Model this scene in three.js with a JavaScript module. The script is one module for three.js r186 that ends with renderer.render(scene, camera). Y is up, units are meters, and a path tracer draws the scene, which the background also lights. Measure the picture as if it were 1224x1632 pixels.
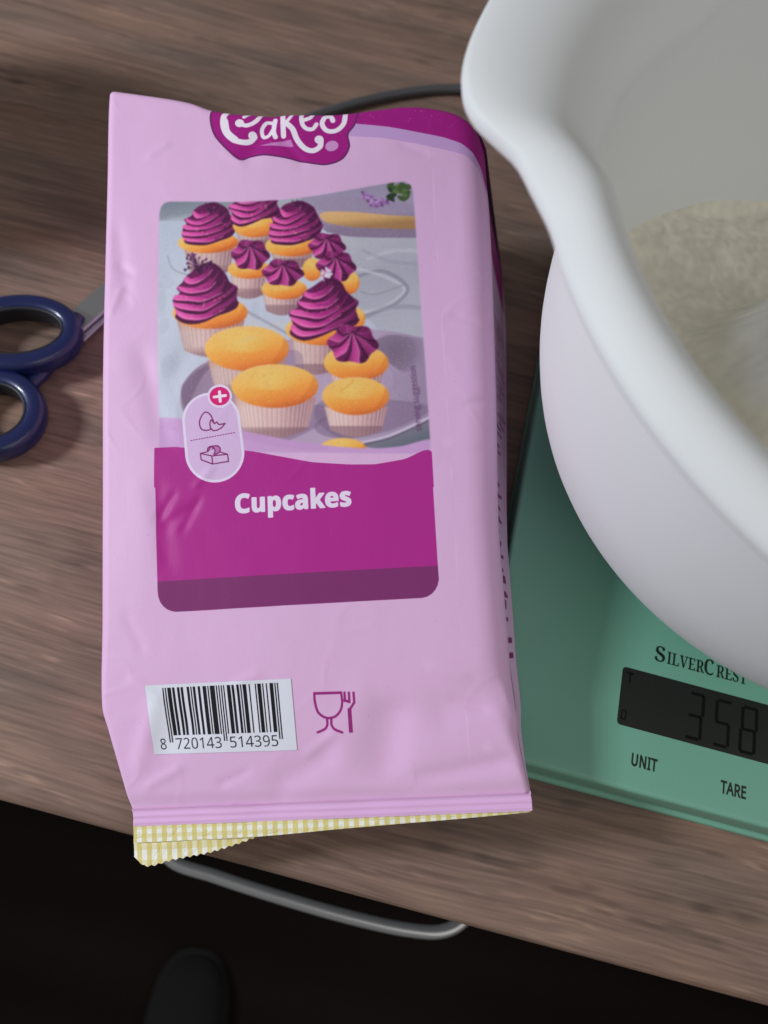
import * as THREE from 'three';
import { mergeGeometries, mergeVertices, toCreasedNormals } from 'three/addons/utils/BufferGeometryUtils.js';
import { RectAreaLightUniformsLib } from 'three/addons/lights/RectAreaLightUniformsLib.js';
import { RoundedBoxGeometry } from 'three/addons/geometries/RoundedBoxGeometry.js';
import { ImprovedNoise } from 'three/addons/math/ImprovedNoise.js';

// ------------------------------------------------------------------ camera, light, exposure (lengths below are millimetres, scaled to metres on building)
const scene = new THREE.Scene();
const MM = 0.001, rad = THREE.MathUtils.degToRad;
const PITCH = rad(65), ROLL = rad(15);
const camera = new THREE.PerspectiveCamera(65.98, 768 / 1024, 0.02, 20);
const fwd = new THREE.Vector3(0, -Math.sin(PITCH), -Math.cos(PITCH));
camera.position.set(0, 0.262, -0.0027);
camera.up.set(-Math.sin(ROLL), Math.cos(PITCH) * Math.cos(ROLL), -Math.sin(PITCH) * Math.cos(ROLL));
camera.lookAt(camera.position.clone().add(fwd));
camera.focus = 0.236;
camera.userData.fStop = 9;

scene.background = new THREE.Color().setRGB(0.155, 0.153, 0.15);
RectAreaLightUniformsLib.init();
const daylight = new THREE.RectAreaLight(new THREE.Color().setRGB(0.92, 0.97, 1.06), 92, 0.165, 0.14);   // the kitchen window on the left
daylight.name = 'window_light';
daylight.position.set(-0.85, 0.53, 0.06);
daylight.lookAt(0, 0, -0.12);
scene.add(daylight);
const fillLight = new THREE.RectAreaLight(new THREE.Color().setRGB(1.0, 0.98, 0.94), 0.9, 1.2, 1.2);             // added fill from the front right, no visible source, to brighten the bowl interior
fillLight.name = 'added_fill_light';
fillLight.position.set(0.78, 1.0, 0.42);
fillLight.lookAt(0.08, 0, -0.17);
scene.add(fillLight);

const renderer = new THREE.WebGLRenderer({ antialias: true });
renderer.setSize(768, 1024);
renderer.shadowMap.enabled = true;
renderer.toneMapping = THREE.LinearToneMapping;
renderer.toneMappingExposure = 1.1;

// ------------------------------------------------------------------ helpers
const noise = new ImprovedNoise();
let seed = 7;
const rnd = () => { seed = (seed * 1664525 + 1013904223) >>> 0; return seed / 4294967296; };
const sm = (a, b, x) => { const t = Math.min(1, Math.max(0, (x - a) / (b - a))); return t * t * (3 - 2 * t); };
const lerp = (a, b, t) => a + (b - a) * t;
function table(pts) {                                              // smooth (monotone-ish) look-up through [x, y] pairs
  return (x) => {
    if (x <= pts[0][0]) return pts[0][1];
    for (let i = 1; i < pts.length; i++) if (x <= pts[i][0]) {
      const [x0, y0] = pts[i - 1], [x1, y1] = pts[i], h = x1 - x0, t = (x - x0) / h;
      const s0 = i > 1 ? (y1 - pts[i - 2][1]) / (x1 - pts[i - 2][0]) : (y1 - y0) / h, s1 = i < pts.length - 1 ? (pts[i + 1][1] - y0) / (pts[i + 1][0] - x0) : (y1 - y0) / h;
      return (2 * t ** 3 - 3 * t * t + 1) * y0 + (t ** 3 - 2 * t * t + t) * h * s0 + (3 * t * t - 2 * t ** 3) * y1 + (t ** 3 - t * t) * h * s1;
    }
    return pts[pts.length - 1][1];
  };
}
function thing(name, label, category, kind) {
  const g = new THREE.Group();
  g.name = name; g.userData = kind ? { label, category, kind } : { label, category };
  scene.add(g);
  return g;
}
function part(parent, name, geo, mat) {
  geo.scale(MM, MM, MM);
  const m = new THREE.Mesh(geo, mat);
  m.name = name; m.castShadow = m.receiveShadow = true;
  parent.add(m);
  return m;
}
function grid(nu, nv, f, wrapU = false) {                          // f(i/nu, j/nv) -> [x, y, z, u?, v?]; faces towards +du x dv
  const p = [], uv = [], ix = [];
  for (let j = 0; j <= nv; j++) for (let i = 0; i <= nu; i++) {
    const q = f(i / nu, j / nv);
    p.push(q[0], q[1], q[2]); uv.push(q[3] ?? i / nu, q[4] ?? j / nv);
  }
  for (let j = 0; j < nv; j++) for (let i = 0; i < nu; i++) {
    const a = j * (nu + 1) + i, b = a + 1, c = a + nu + 1, d = c + 1;
    ix.push(a, b, d, a, d, c);
  }
  const g = new THREE.BufferGeometry();
  g.setAttribute('position', new THREE.Float32BufferAttribute(p, 3));
  g.setAttribute('uv', new THREE.Float32BufferAttribute(uv, 2));
  g.setIndex(ix);
  g.computeVertexNormals();
  if (wrapU) {
    const n = g.attributes.normal;
    for (let j = 0; j <= nv; j++) {
      const a = j * (nu + 1), b = a + nu, v = new THREE.Vector3(n.getX(a) + n.getX(b), n.getY(a) + n.getY(b), n.getZ(a) + n.getZ(b)).normalize();
      n.setXYZ(a, v.x, v.y, v.z); n.setXYZ(b, v.x, v.y, v.z);
    }
  }
  return g;
}
function canvasTex(w, h, draw, srgb = true) {
  const c = document.createElement('canvas'); c.width = w; c.height = h;
  draw(c.getContext('2d'), w, h);
  const t = new THREE.CanvasTexture(c);
  if (srgb) t.colorSpace = THREE.SRGBColorSpace;
  t.anisotropy = 8;
  return t;
}
function dataTex(w, h, f, srgb) {                                  // f(x, y) -> grey or [r, g, b] in 0..1
  const d = new Uint8Array(w * h * 4);
  for (let y = 0; y < h; y++) for (let x = 0; x < w; x++) {
    const v = f(x, y), o = (y * w + x) * 4;
    for (let c = 0; c < 3; c++) d[o + c] = Math.max(0, Math.min(255, 255 * (v.length ? v[c] : v)));
    d[o + 3] = 255;
  }
  const t = new THREE.DataTexture(d, w, h);
  t.wrapS = t.wrapT = THREE.RepeatWrapping; t.magFilter = THREE.LinearFilter; t.minFilter = THREE.LinearMipmapLinearFilter; t.generateMipmaps = true;
  if (srgb) t.colorSpace = THREE.SRGBColorSpace;
  t.needsUpdate = true;
  return t;
}
const std = (o) => new THREE.MeshStandardMaterial({ side: THREE.DoubleSide, ...o });
const phys = (o) => new THREE.MeshPhysicalMaterial({ side: THREE.DoubleSide, ...o });
const lin = (r, g, b) => new THREE.Color().setRGB(r, g, b);

// ------------------------------------------------------------------ worktop, cabinet, floor
const TW = 2048, TH = 1536;                                        // the laminate print: 700 mm along the grain, 525 mm across
const grainAt = (x, y) => {
  const u = x / TW * 700, v = y / TH * 525;
  const warp = 6 * noise.noise(u / 240, v / 80, 3.1) + 1.3 * noise.noise(u / 60, v / 26, 8.7) + 0.4 * noise.noise(u / 15, v / 10, 1.9);
  const w = v + warp;
  const broad = noise.noise(u / 330, w / 24, 0.5) * 0.5 + noise.noise(u / 150, w / 9, 5.5) * 0.5;
  const fine = noise.noise(u / 60, w / 2.6, 2.5) * 0.5 + noise.noise(u / 26, w / 1.0, 9.5) * 0.75 + noise.noise(u / 13, w / 0.55, 4.5) * 0.6;
  const blot = Math.max(0, noise.noise(u / 12, w / 3.2, 12.5) - 0.2) * sm(-0.25, 0.45, noise.noise(u / 70, w / 18, 6.3));
  const light = Math.max(0, noise.noise(u / 9, w / 0.9, 33.5) - 0.25) * sm(-0.2, 0.4, noise.noise(u / 40, w / 12, 36.3));
  const cloud = noise.noise(u / 40, w / 16, 15.5);
  return { broad, fine, blot, light, cloud };
};
const woodMap = dataTex(TW, TH, (x, y) => {
  const g = grainAt(x, y), k = 1 + 0.12 * g.broad + 0.17 * g.fine - 0.4 * g.blot + 0.42 * g.light + 0.08 * g.cloud;
  const red = 0.02 * g.cloud;
  return [0.525 * k + red, 0.43 * k, 0.378 * k - red * 0.6];
}, true);
const woodBump = dataTex(TW, TH, (x, y) => { const g = grainAt(x, y); return 0.55 + 0.3 * g.fine - 0.5 * g.blot + 0.3 * g.light; });
const woodMat = phys({ map: woodMap, bumpMap: woodBump, bumpScale: 0.00026, roughness: 0.48, specularIntensity: 0.6 });
{
  const prof = [[-640, 0], [-420, 0], [-200, 0], [-60, 0], [-4, 0]];
  for (let k = 1; k <= 8; k++) prof.push([-4 + 4 * Math.sin(k / 8 * Math.PI / 2), -4 + 4 * Math.cos(k / 8 * Math.PI / 2)]);
  prof.push([0, -34], [-2, -38], [-640, -38], [-640, 0]);
  const len = [0];
  for (let k = 1; k < prof.length; k++) len.push(len[k - 1] + Math.hypot(prof[k][0] - prof[k - 1][0], prof[k][1] - prof[k - 1][1]));
  const g = grid(4, prof.length - 1, (s, t) => {
    const k = Math.round(t * (prof.length - 1));
    return [-900 + 1900 * s, prof[k][1], prof[k][0], (1900 * s + 65) / 700, -len[k] / 525 + 0.28];
  });
  const caps = [];
  const shape = new THREE.Shape(prof.map(([z, y]) => new THREE.Vector2(z, y)));
  for (const x of [-900, 1000]) { const c = new THREE.ShapeGeometry(shape); c.rotateY(-Math.PI / 2); c.translate(x, 0, 0); caps.push(c); }
  const top = part(scene, 'worktop', mergeGeometries([toCreasedNormals(g, 0.6), ...caps.map((c) => c.toNonIndexed())]), woodMat);
  top.userData = { kind: 'structure', label: 'brown wood grain laminate kitchen worktop with a straight front edge', category: 'worktop' };
}
{
  const floorTex = dataTex(512, 512, (x, y) => {
    const n = noise.noise(x / 180, y / 9, 2.2) * 0.3 + noise.noise(x / 60, y / 30, 5.1) * 0.3;
    return [0.118 * (1 + n), 0.092 * (1 + n), 0.088 * (1 + n)];
  }, true);
  const g = new THREE.BoxGeometry(4000, 40, 4000); g.translate(0, -922, 0);
  const m = part(scene, 'floor', g, phys({ map: floorTex, roughness: 1, specularIntensity: 0.1 }));
  m.userData = { kind: 'structure', label: 'dark brown kitchen floor far below the worktop edge', category: 'floor' };

  const cab = thing('base_cabinet', 'black base cabinet under the worktop with a bowed metal pull', 'cabinet');
  const black = std({ color: lin(0.012, 0.012, 0.013), roughness: 0.5 });
  const body = new RoundedBoxGeometry(1800, 770, 560, 2, 2); body.translate(50, -425, -318); part(cab, 'cabinet_body', body, black);
  const base = new RoundedBoxGeometry(1790, 90, 500, 2, 2); base.translate(50, -856, -330); part(cab, 'plinth', base, black);
  for (const [cx, cy, h] of [[8, -125, 160], [8, -510, 600]]) { const d = new RoundedBoxGeometry(596, h, 18, 3, 2); d.translate(cx, cy, -27); part(cab, 'drawer_front', d, black); }
  const path = new THREE.CatmullRomCurve3([[-56, -24], [-55, -10], [-51, 0.5], [-43, 5.6], [-26, 6.8], [-6, 7.8], [26, 8.4], [50, 7.4], [62, 5.2], [68.5, 1], [73, -7], [74, -24]].map(([x, z]) => new THREE.Vector3(x, -72, z)));
  part(cab, 'pull_handle', new THREE.TubeGeometry(path, 120, 2.6, 16), std({ color: lin(0.4, 0.4, 0.4), metalness: 0.7, roughness: 0.28 }));
}
{
  // toe of a slipper on the floor: an outline swept up into a rounded cap, on a thin sole
  const slip = thing('slipper', 'dark grey slipper toe on the floor below the worktop', 'slipper');
  const outline = (t) => {                                         // t in 0..1 round the foot
    const a = t * Math.PI * 2, c = Math.cos(a), s = Math.sin(a);
    const z = s > 0 ? s * 165 : -95 * Math.pow(-s, 0.72), w = 47 * (1 - 0.1 * sm(0, 1, s)) * (1 + 0.06 * c * (s < 0 ? -s : 0));
    return [Math.sign(c) * Math.pow(Math.abs(c), 0.8) * w, z];
  };
  const up = grid(64, 20, (t, k) => {
    const [x, z] = outline(t), q = k * Math.PI / 2, f = Math.cos(q) ** 0.8;
    return [x * f, 12 + 46 * Math.sin(q) * (1 + 0.25 * sm(-60, 120, z * f)), z * f];
  }, true);
  const sole = grid(64, 4, (t, k) => { const [x, z] = outline(t), f = k < 0.1 ? 0.96 : k > 0.9 ? 0.9 : 1.03; return [x * f, 14 * Math.min(1, k * 1.2), z * f]; }, true);
  const place = (g) => { g.rotateY(rad(8)); g.translate(-70, -902, 212); return g; };
  part(slip, 'upper', place(up), std({ color: lin(0.0095, 0.009, 0.009), roughness: 1 }));
  part(slip, 'sole', place(sole), std({ color: lin(0.02, 0.02, 0.02), roughness: 0.8 }));
}

// ------------------------------------------------------------------ kitchen scale
const SX = 44.6, SW = 169, SZ = -47.2, SD = 232, ST = 18;            // left edge, width, front edge, depth, top
{
  const scale = thing('kitchen_scale', 'mint green digital kitchen scale under the white bowl', 'kitchen scale');
  const green = { color: lin(0.175, 0.42, 0.305), roughness: 0.42 };
  const rr = (x, z, w, d, r) => {
    const s = new THREE.Shape();
    s.moveTo(x + r, z); s.lineTo(x + w - r, z); s.quadraticCurveTo(x + w, z, x + w, z + r); s.lineTo(x + w, z + d - r); s.quadraticCurveTo(x + w, z + d, x + w - r, z + d);
    s.lineTo(x + r, z + d); s.quadraticCurveTo(x, z + d, x, z + d - r); s.lineTo(x, z + r); s.quadraticCurveTo(x, z, x + r, z);
    return s;
  };
  const slab = (x, z, w, d, r, y0, y1, bev, hole) => {
    const s = rr(x + bev, z + bev, w - 2 * bev, d - 2 * bev, r);
    if (hole) s.holes.push(hole);
    const g = new THREE.ExtrudeGeometry(s, { depth: y1 - y0 - 2 * bev, bevelEnabled: true, bevelThickness: bev, bevelSize: bev, bevelSegments: 4, curveSegments: 10 });
    g.rotateX(Math.PI / 2); g.translate(0, y1 - bev, 0);
    return toCreasedNormals(g, 0.25);
  };
  // the shape plane's +y runs to the front (z), so the scale spans z = SZ - SD .. SZ
  const LX = 87.9, LZ = -85.3, LW = 76, LD = 18.9;                 // display window
  const topMap = canvasTex(1376, 1856, (c, w, h) => {              // 8 px per mm
    c.fillStyle = '#fff'; c.fillRect(0, 0, w, h);
    c.fillStyle = '#161b18';
    const say = (t, x, z, size, font, sx, spacing = 0) => {
      c.save(); c.translate((x - SX) * 8, (z - (SZ - SD)) * 8); c.scale(sx, 1); c.font = font.replace('#', size * 8); c.textBaseline = 'alphabetic';
      let at = 0; for (const ch of t) { c.fillText(ch, at, 0); if (!font.startsWith('bold')) c.strokeText(ch, at, 0); at += c.measureText(ch).width + spacing; } c.restore();
    };
    say('S', 98.8, -90.1, 7.3, 'bold #px serif', 0.95);
    say('ILVER', 103.1, -90.1, 5.6, 'bold #px serif', 0.74);
    say('C', 115.7, -90.1, 7.3, 'bold #px serif', 0.76);
    say('REST', 120.1, -90.1, 5.6, 'bold #px serif', 0.74);
    c.strokeStyle = '#161b18'; c.lineWidth = 2.4;
    say('UNIT', 94.4, -55.0, 4.9, '#px sans-serif', 0.74, 1); say('TARE', 123.8, -54.0, 4.9, '#px sans-serif', 0.76, 0);
    c.lineWidth = 0.5;
  });
  const topGeo = slab(SX, SZ - SD, SW, SD, 9, 5.2, ST, 1.6);
  { const p = topGeo.attributes.position, uv = new Float32Array(p.count * 2); for (let i = 0; i < p.count; i++) { uv[2 * i] = (p.getX(i) - SX) / SW; uv[2 * i + 1] = 1 - (p.getZ(i) - (SZ - SD)) / SD; } topGeo.setAttribute('uv', new THREE.BufferAttribute(uv, 2)); }
  part(scale, 'top_shell', topGeo, phys({ ...green, map: topMap, clearcoat: 0.15, clearcoatRoughness: 0.3 }));
  part(scale, 'base_shell', slab(SX - 0.2, SZ - SD - 0.8, SW + 0.6, SD + 2.2, 9, 1.5, 4.7, 1.2), std(green));
  for (const [x, z] of [[52, -58], [204, -58], [52, -262], [204, -262]]) { const f = new THREE.CylinderGeometry(6, 6, 2, 20); f.translate(x, 1, z); part(scale, 'rubber_foot', f, std({ color: lin(0.03, 0.03, 0.03), roughness: 0.9 })); }
  const lcd = new THREE.ExtrudeGeometry(rr(LX, LZ, LW, LD, 1.5), { depth: 0.3, bevelEnabled: false, curveSegments: 8 }); lcd.rotateX(Math.PI / 2); lcd.translate(0, ST + 0.08, 0);
  const screen = part(scale, 'display_window', lcd, phys({ color: lin(0.0125, 0.0132, 0.011), roughness: 0.4 }));
  // seven-segment digits printed dark on the dark glass
  const seg = (x, z, w, d, on, q = 1.0) => {
    const out = [], sl = 0.07, bar = (x0, z0, x1, z1) => {
      const g = new THREE.BoxGeometry(Math.abs(x1 - x0) + q * (x1 === x0 ? 1 : -0.35), 0.14, Math.abs(z1 - z0) + q * (z1 === z0 ? 1 : -0.35));
      g.translate((x0 + x1) / 2 - sl * ((z0 + z1) / 2 - z), ST + 0.09, (z0 + z1) / 2); out.push(g);
    };
    const m = z + d / 2;
    const all = { a: [x, z, x + w, z], b: [x + w, z, x + w, m], c: [x + w, m, x + w, z + d], d: [x, z + d, x + w, z + d], e: [x, m, x, z + d], f: [x, z, x, m], g: [x, m, x + w, m] };
    for (const k of on) bar(...all[k]);
    return mergeGeometries(out);
  };
  const ink = phys({ color: lin(0.0045, 0.0046, 0.0042), roughness: 0.9, specularIntensity: 0.3 });
  const digits = [[110.9, 'abcdg'], [120.0, 'acdfg'], [128.6, 'abcdefg']];
  for (const [x, on] of digits) part(screen, 'digit', seg(x, -82.6, 4.6, 14.4, on), ink);
  const t1 = new THREE.BoxGeometry(2.2, 0.14, 0.55); t1.translate(90.6, ST + 0.09, -83.6); const t2 = new THREE.BoxGeometry(0.55, 0.14, 3.4); t2.translate(90.6, ST + 0.09, -82);
  part(screen, 'tare_mark', mergeGeometries([t1, t2]), ink);
  part(screen, 'zero_mark', seg(89.2, -71.2, 1.3, 2.8, 'abcdef', 0.4), ink);
}

// ------------------------------------------------------------------ mixing bowl and what is in it
const BX = 128, BZ = -164.5, BY = 18.2;
const bowlOuter = table([[BY + 0.8, 43], [24, 54], [35, 69], [55, 87.4], [80, 97.8], [105, 102], [130, 103.7], [146, 104.3]]);
{
  const bowl = thing('mixing_bowl', 'large white plastic mixing bowl with a broad pouring lip', 'bowl');
  const lipR = table([[-41, 118], [-36, 118], [-31, 120.5], [-27.5, 123], [-25, 127.5], [-22.8, 131.8], [-20, 134.8], [-16, 136.4], [-8, 137], [0, 137.2], [8, 137], [16, 136.4], [20, 134.8], [22.8, 131.8], [25, 127.5], [27.5, 123], [31, 120.5], [36, 118], [41, 118]]);
  const MID = 196;                                                 // direction of the lip, degrees in plan
  const prof = (deg) => {
    let d = ((deg - MID + 540) % 360) - 180;
    const R = lipR(d), w = sm(33, 20, Math.abs(d)), e = R - 118, P = [];
    const add = (r, y) => P.push([r, y]);
    add(0, BY + 1.5); add(36, BY + 1.5); add(37, BY); add(41, BY); add(42.6, BY + 0.8);
    for (let k = 1; k <= 30; k++) { const y = BY + 1 + (141.5 - BY - 1) * (k / 30) ** 1.5; add(bowlOuter(y), y); }
    add(104.6, 143.5 - w); add(106.6, 145 - w); add(110 + e * 0.3, 146.2 - w); add(115.5 + e * 0.85, 146.4 - w * 1.2); add(116.7 + e, 146.2 - w);   // underside of the rim
    add(117.8 + e, 147.0 - w); add(118.2 + e, 148.4 - w * 0.8); add(117.8 + e, 149.7 - w * 0.6);
    add(117 + e * 0.98, 150.6 - w * 0.5); add(115.6 + e * 0.85, 152.2 - w * 0.8); add(113.8 + e * 0.65, 153.6 - w * 1.6); add(111.6 + e * 0.45, 154.4 - w * 2.6); add(109.4 + e * 0.25, 154.3 - w * 4.2);
    add(107.2 + e * 0.08, 153.4 - w * 6.4); add(105.2 - w * 0.4, 151.9 - w * 8.6); add(103.5 - w, 149.9 - w * 10.4); add(102.3 - w * 1.1, 147.4 - w * 11.6); add(101.6 - w, 144.6 - w * 12.2);
    for (let k = 0; k <= 34; k++) { const y = lerp(141.5 - w * 13, BY + 6, (k / 34)); add(Math.max(6, bowlOuter(y) - 2.6 - 2.2 * sm(60, 20, y)), y); }
    add(30, BY + 4.4); add(0, BY + 4.2);
    return P;
  };
  const n = prof(0).length - 1, geo = grid(360, n, (s, t) => {
    const a = s * 360, P = prof(a)[Math.round(t * n)];
    return [BX + P[0] * Math.cos(rad(a)), P[1], BZ + P[0] * Math.sin(rad(a))];
  }, true);
  geo.index.array.reverse(); geo.computeVertexNormals();
  { const N = geo.attributes.normal; for (let j = 0; j <= n; j++) { const a = j * 361, b = a + 360; N.setXYZ(b, N.getX(a), N.getY(a), N.getZ(a)); } }
  const smooth = mergeVertices((geo.deleteAttribute('uv'), geo.deleteAttribute('normal'), geo), 1e-4); smooth.computeVertexNormals();
  part(bowl, 'bowl_body', smooth, phys({ color: lin(0.75, 0.765, 0.76), roughness: 0.55, specularIntensity: 0.55 }));
  const ring = new THREE.TorusGeometry(39, 0.6, 8, 90); ring.rotateX(Math.PI / 2); ring.translate(BX, BY + 0.1 + 0.4, BZ); part(bowl, 'foot_ring', ring, std({ color: lin(0.6, 0.6, 0.6), roughness: 0.8 }));
  // flour: one powdery heap filling the lower bowl
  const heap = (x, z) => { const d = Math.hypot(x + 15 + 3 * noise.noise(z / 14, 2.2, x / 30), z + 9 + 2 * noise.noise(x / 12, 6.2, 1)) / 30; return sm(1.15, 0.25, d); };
  const flourH = (x, z) => {
    const r = Math.hypot(x, z) / 92;
    return 66.6 + 40 * heap(x, z) + 3.5 * noise.noise(x / 38, z / 34, 1.5) + 2.2 * noise.noise(x / 15, z / 17, 4.5) + 0.8 * noise.noise(x / 6, z / 6, 7.5) + 0.7 * noise.noise(x / 2.4, z / 2.4, 9.5) - 1.2 * r * r;
  };
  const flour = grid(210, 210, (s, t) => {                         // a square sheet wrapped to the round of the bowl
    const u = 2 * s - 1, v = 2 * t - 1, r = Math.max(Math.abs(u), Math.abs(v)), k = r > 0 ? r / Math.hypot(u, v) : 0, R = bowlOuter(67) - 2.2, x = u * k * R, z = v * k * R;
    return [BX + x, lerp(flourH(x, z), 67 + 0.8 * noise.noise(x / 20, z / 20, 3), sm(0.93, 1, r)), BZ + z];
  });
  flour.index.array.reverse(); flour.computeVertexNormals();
  const col = [], fp = flour.attributes.position;                  // cream flour, with light falling on the heap painted in as white
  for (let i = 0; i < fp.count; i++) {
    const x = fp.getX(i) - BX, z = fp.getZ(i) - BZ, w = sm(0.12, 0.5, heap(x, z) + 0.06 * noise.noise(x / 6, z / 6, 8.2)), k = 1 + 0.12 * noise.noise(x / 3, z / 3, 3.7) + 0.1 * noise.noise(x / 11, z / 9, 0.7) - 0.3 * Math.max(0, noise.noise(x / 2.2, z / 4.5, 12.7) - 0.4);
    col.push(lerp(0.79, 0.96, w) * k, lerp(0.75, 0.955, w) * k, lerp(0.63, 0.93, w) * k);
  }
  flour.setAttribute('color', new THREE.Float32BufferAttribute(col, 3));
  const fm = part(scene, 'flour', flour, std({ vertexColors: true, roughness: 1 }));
  fm.userData = { label: 'cream coloured flour with a heap painted whiter as if lit inside the white mixing bowl', category: 'flour', kind: 'stuff' };
}

// ------------------------------------------------------------------ bag of cake mix: its own frame (a across, b up the front, n out of the front)
const E1 = new THREE.Vector3(), E2 = new THREE.Vector3(), NN = new THREE.Vector3(), P0 = new THREE.Vector3(7.7, 24, -19.9), KB = 0.9675;
{
  const ya = rad(18), sl = rad(14), ti = rad(10);
  const e1 = new THREE.Vector3(Math.cos(ya), 0, -Math.sin(ya));
  E2.set(-Math.sin(ya) * Math.cos(sl), Math.sin(sl), -Math.cos(ya) * Math.cos(sl));
  const n0 = new THREE.Vector3().crossVectors(e1, E2);
  E1.copy(e1).multiplyScalar(Math.cos(ti)).addScaledVector(n0, Math.sin(ti));
  NN.crossVectors(E1, E2);
}
const bagPt = (a0, b0, n, a = a0 * KB, b = b0 * KB) => [P0.x + E1.x * a + E2.x * b + NN.x * n, P0.y + E1.y * a + E2.y * b + NN.y * n, P0.z + E1.z * a + E2.z * b + NN.z * n];
const bagL = table([[-8, -59.6], [0, -59.4], [4, -60.6], [13.1, -63.5], [24.1, -67.1], [31.6, -69.4], [56, -69.9], [95.4, -70.4], [137.1, -70.9], [176.6, -70.6], [204.1, -70.3], [227.7, -70.2], [243, -69.3]]);
const bagR = table([[-8, 57.6], [0, 58.0], [8.3, 56.8], [19, 55.8], [26.2, 56], [38.9, 55.5], [50, 55.4], [69, 55.2], [88.4, 55.1], [128.8, 57], [160.7, 58.2], [191.7, 59.2], [211.9, 59.5], [228, 59.4]]);
const bagT = table([[-71, 242.9], [-69.3, 242.7], [-52.7, 238.8], [-41.7, 235.6], [-32.9, 231.6], [-19.9, 228.7], [-4.8, 227.6], [10.2, 226.5], [23.1, 227], [33.8, 227.3], [44.4, 225.3], [52.7, 221.8], [57.6, 216.9], [60.2, 210.5]]);
const ridge = (a, b, a0, b0, a1, b1, w, h) => {                    // a soft crease from (a0, b0) to (a1, b1)
  const dx = a1 - a0, dy = b1 - b0, L = Math.hypot(dx, dy), t = ((a - a0) * dx + (b - b0) * dy) / (L * L), d = ((a - a0) * dy - (b - b0) * dx) / L;
  return h * Math.exp(-d * d / (w * w)) * sm(-0.15, 0.2, t) * sm(1.15, 0.8, t);
};
const CRINKLES = [[-66, 176, -60, 171, 1.3, -0.35], [-64, 168, -68, 158, 1.2, 0.35], [44, 150, 53, 147, 1.2, -0.3], [46, 120, 54, 121.5, 1.1, -0.3], [40, 108, 50, 106, 1.2, 0.25], [-46, 97, -52, 88, 1.3, -0.5], [-38, 95, -44, 84, 1.2, -0.45], [-34, 104, -40, 98, 1.2, 0.35], [-60, 40, -50, 33, 1.4, 0.4], [-62, 60, -56, 48, 1.3, -0.3], [-20, 40, -30, 36, 1.6, 0.3], [30, 40, 42, 36, 1.5, 0.3], [36, 30, 47, 26, 1.3, -0.35], [52, 34, 56, 22, 1.3, 0.5], [46, 16, 55, 9, 1.3, 0.45], [-44, 14, -56, 8, 1.4, 0.4], [-24, 12, -34, 8, 1.3, -0.35], [2, 22, -8, 15, 1.5, 0.4], [-10, 218, -2, 206, 1.4, -0.4], [-30, 214, -22, 208, 1.3, 0.3], [30, 212, 40, 207, 1.4, -0.3], [-56, 214, -48, 219, 1.4, 0.3]];
function faceN(a, b) {
  const s = (a - bagL(b)) / (bagR(b) - bagL(b)), t = b / 240;
  const edge = sm(0, 0.12, s) * sm(1, 0.86, s);
  let n = 1.6 * Math.pow(Math.max(0, Math.sin(Math.PI * Math.min(1, Math.max(0, s)))), 0.7) * sm(0, 0.2, t) * sm(1.02, 0.8, t);
  n += edge * (0.75 * noise.noise(a / 52, b / 60, 1.3) + 0.16 * noise.noise(a / 17, b / 22, 4.3)) * sm(2, 24, b) + 0.04 * noise.noise(a / 6, b / 9, 7.1) * sm(3, 12, b);
  n += ridge(a, b, -58, 146, -49, 112, 3.5, -0.7) + ridge(a, b, -50, 128, -38, 150, 4, -0.5) + ridge(a, b, -48, 72, -52, 100, 3, -0.6) + ridge(a, b, -40, 92, -50, 86, 2, -0.5);
  n += ridge(a, b, -22, 210, -8, 232, 3.2, -0.7) + ridge(a, b, -66, 190, -62, 160, 2.5, -0.5);
  n += ridge(a, b, 15, 8, 19, 30, 6.5, -1.3) + ridge(a, b, 22, 7, 54, 12, 2.6, -0.8) + ridge(a, b, 30, 26, 52, 32, 6, -0.8) + ridge(a, b, -18, 6, 2, 17, 4, -0.8) + ridge(a, b, -40, 28, -52, 18, 5, -0.6) + ridge(a, b, -58, 12, -52, 34, 3, 0.6);
  n += ridge(a, b, 20, 14, 56, 20, 6, 0.35) + ridge(a, b, 2, 12, 12, 36, 6, 0.35);
  for (const c of CRINKLES) if (Math.abs(a - c[0]) < 16 && Math.abs(b - c[1]) < 16) n += ridge(a, b, ...c);
  n -= 0.9 * sm(7, 2.2, b);                                       // sinks to the flat seal
  return n;
}
const SB = 1.8;                                                     // where the front meets the seal
const ground = (x, z) => 18.6 * sm(26, 41, x) * sm(-28, -43, z) + 6.4 * sm(-92, -103, x) * sm(-165, -182, z) + 0.4;
function backPt(a, b, s) {
  let d = 1;
  const q = bagPt(a, b, 0), side = s > 0.5 ? 0.15 * sm(0.5, 1, s) * sm(236, 214, b) : 0;
  for (let k = 0; k < 6; k++) {
    const w = side * d, x = q[0] - NN.x * d + E1.x * w, z = q[2] - NN.z * d + E1.z * w, y = q[1] - NN.y * d + E1.y * w;
    d += (y - ground(x, z)) / NN.y;
    d = Math.min(Math.max(1.6, d), 1.4 + Math.max(0, b - 2) * 0.85);
  }
  const w = side * d;
  return [q[0] - NN.x * d + E1.x * w, q[1] - NN.y * d + E1.y * w, q[2] - NN.z * d + E1.z * w];
}
// the printed front: u = (a + 76) / 140, v = (b + 12) / 264; layout points are measured on a skewed scan and squared up by this map
const CW = 1036, CH = 1954, PX = 7.4;
const SKEW = [0.2259316937, -0.0076615761, -109.8603644081, -0.0084014259, -0.214385044, 281.0094619228, 4.6393505e-5, 1.574596195e-4];
const sheet = (u, v) => {
  const w = SKEW[6] * u + SKEW[7] * v + 1, a = (SKEW[0] * u + SKEW[1] * v + SKEW[2]) / w, b = (SKEW[3] * u + SKEW[4] * v + SKEW[5]) / w;
  return [(a + 76) * PX, (252 - b) * PX];
};
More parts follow.
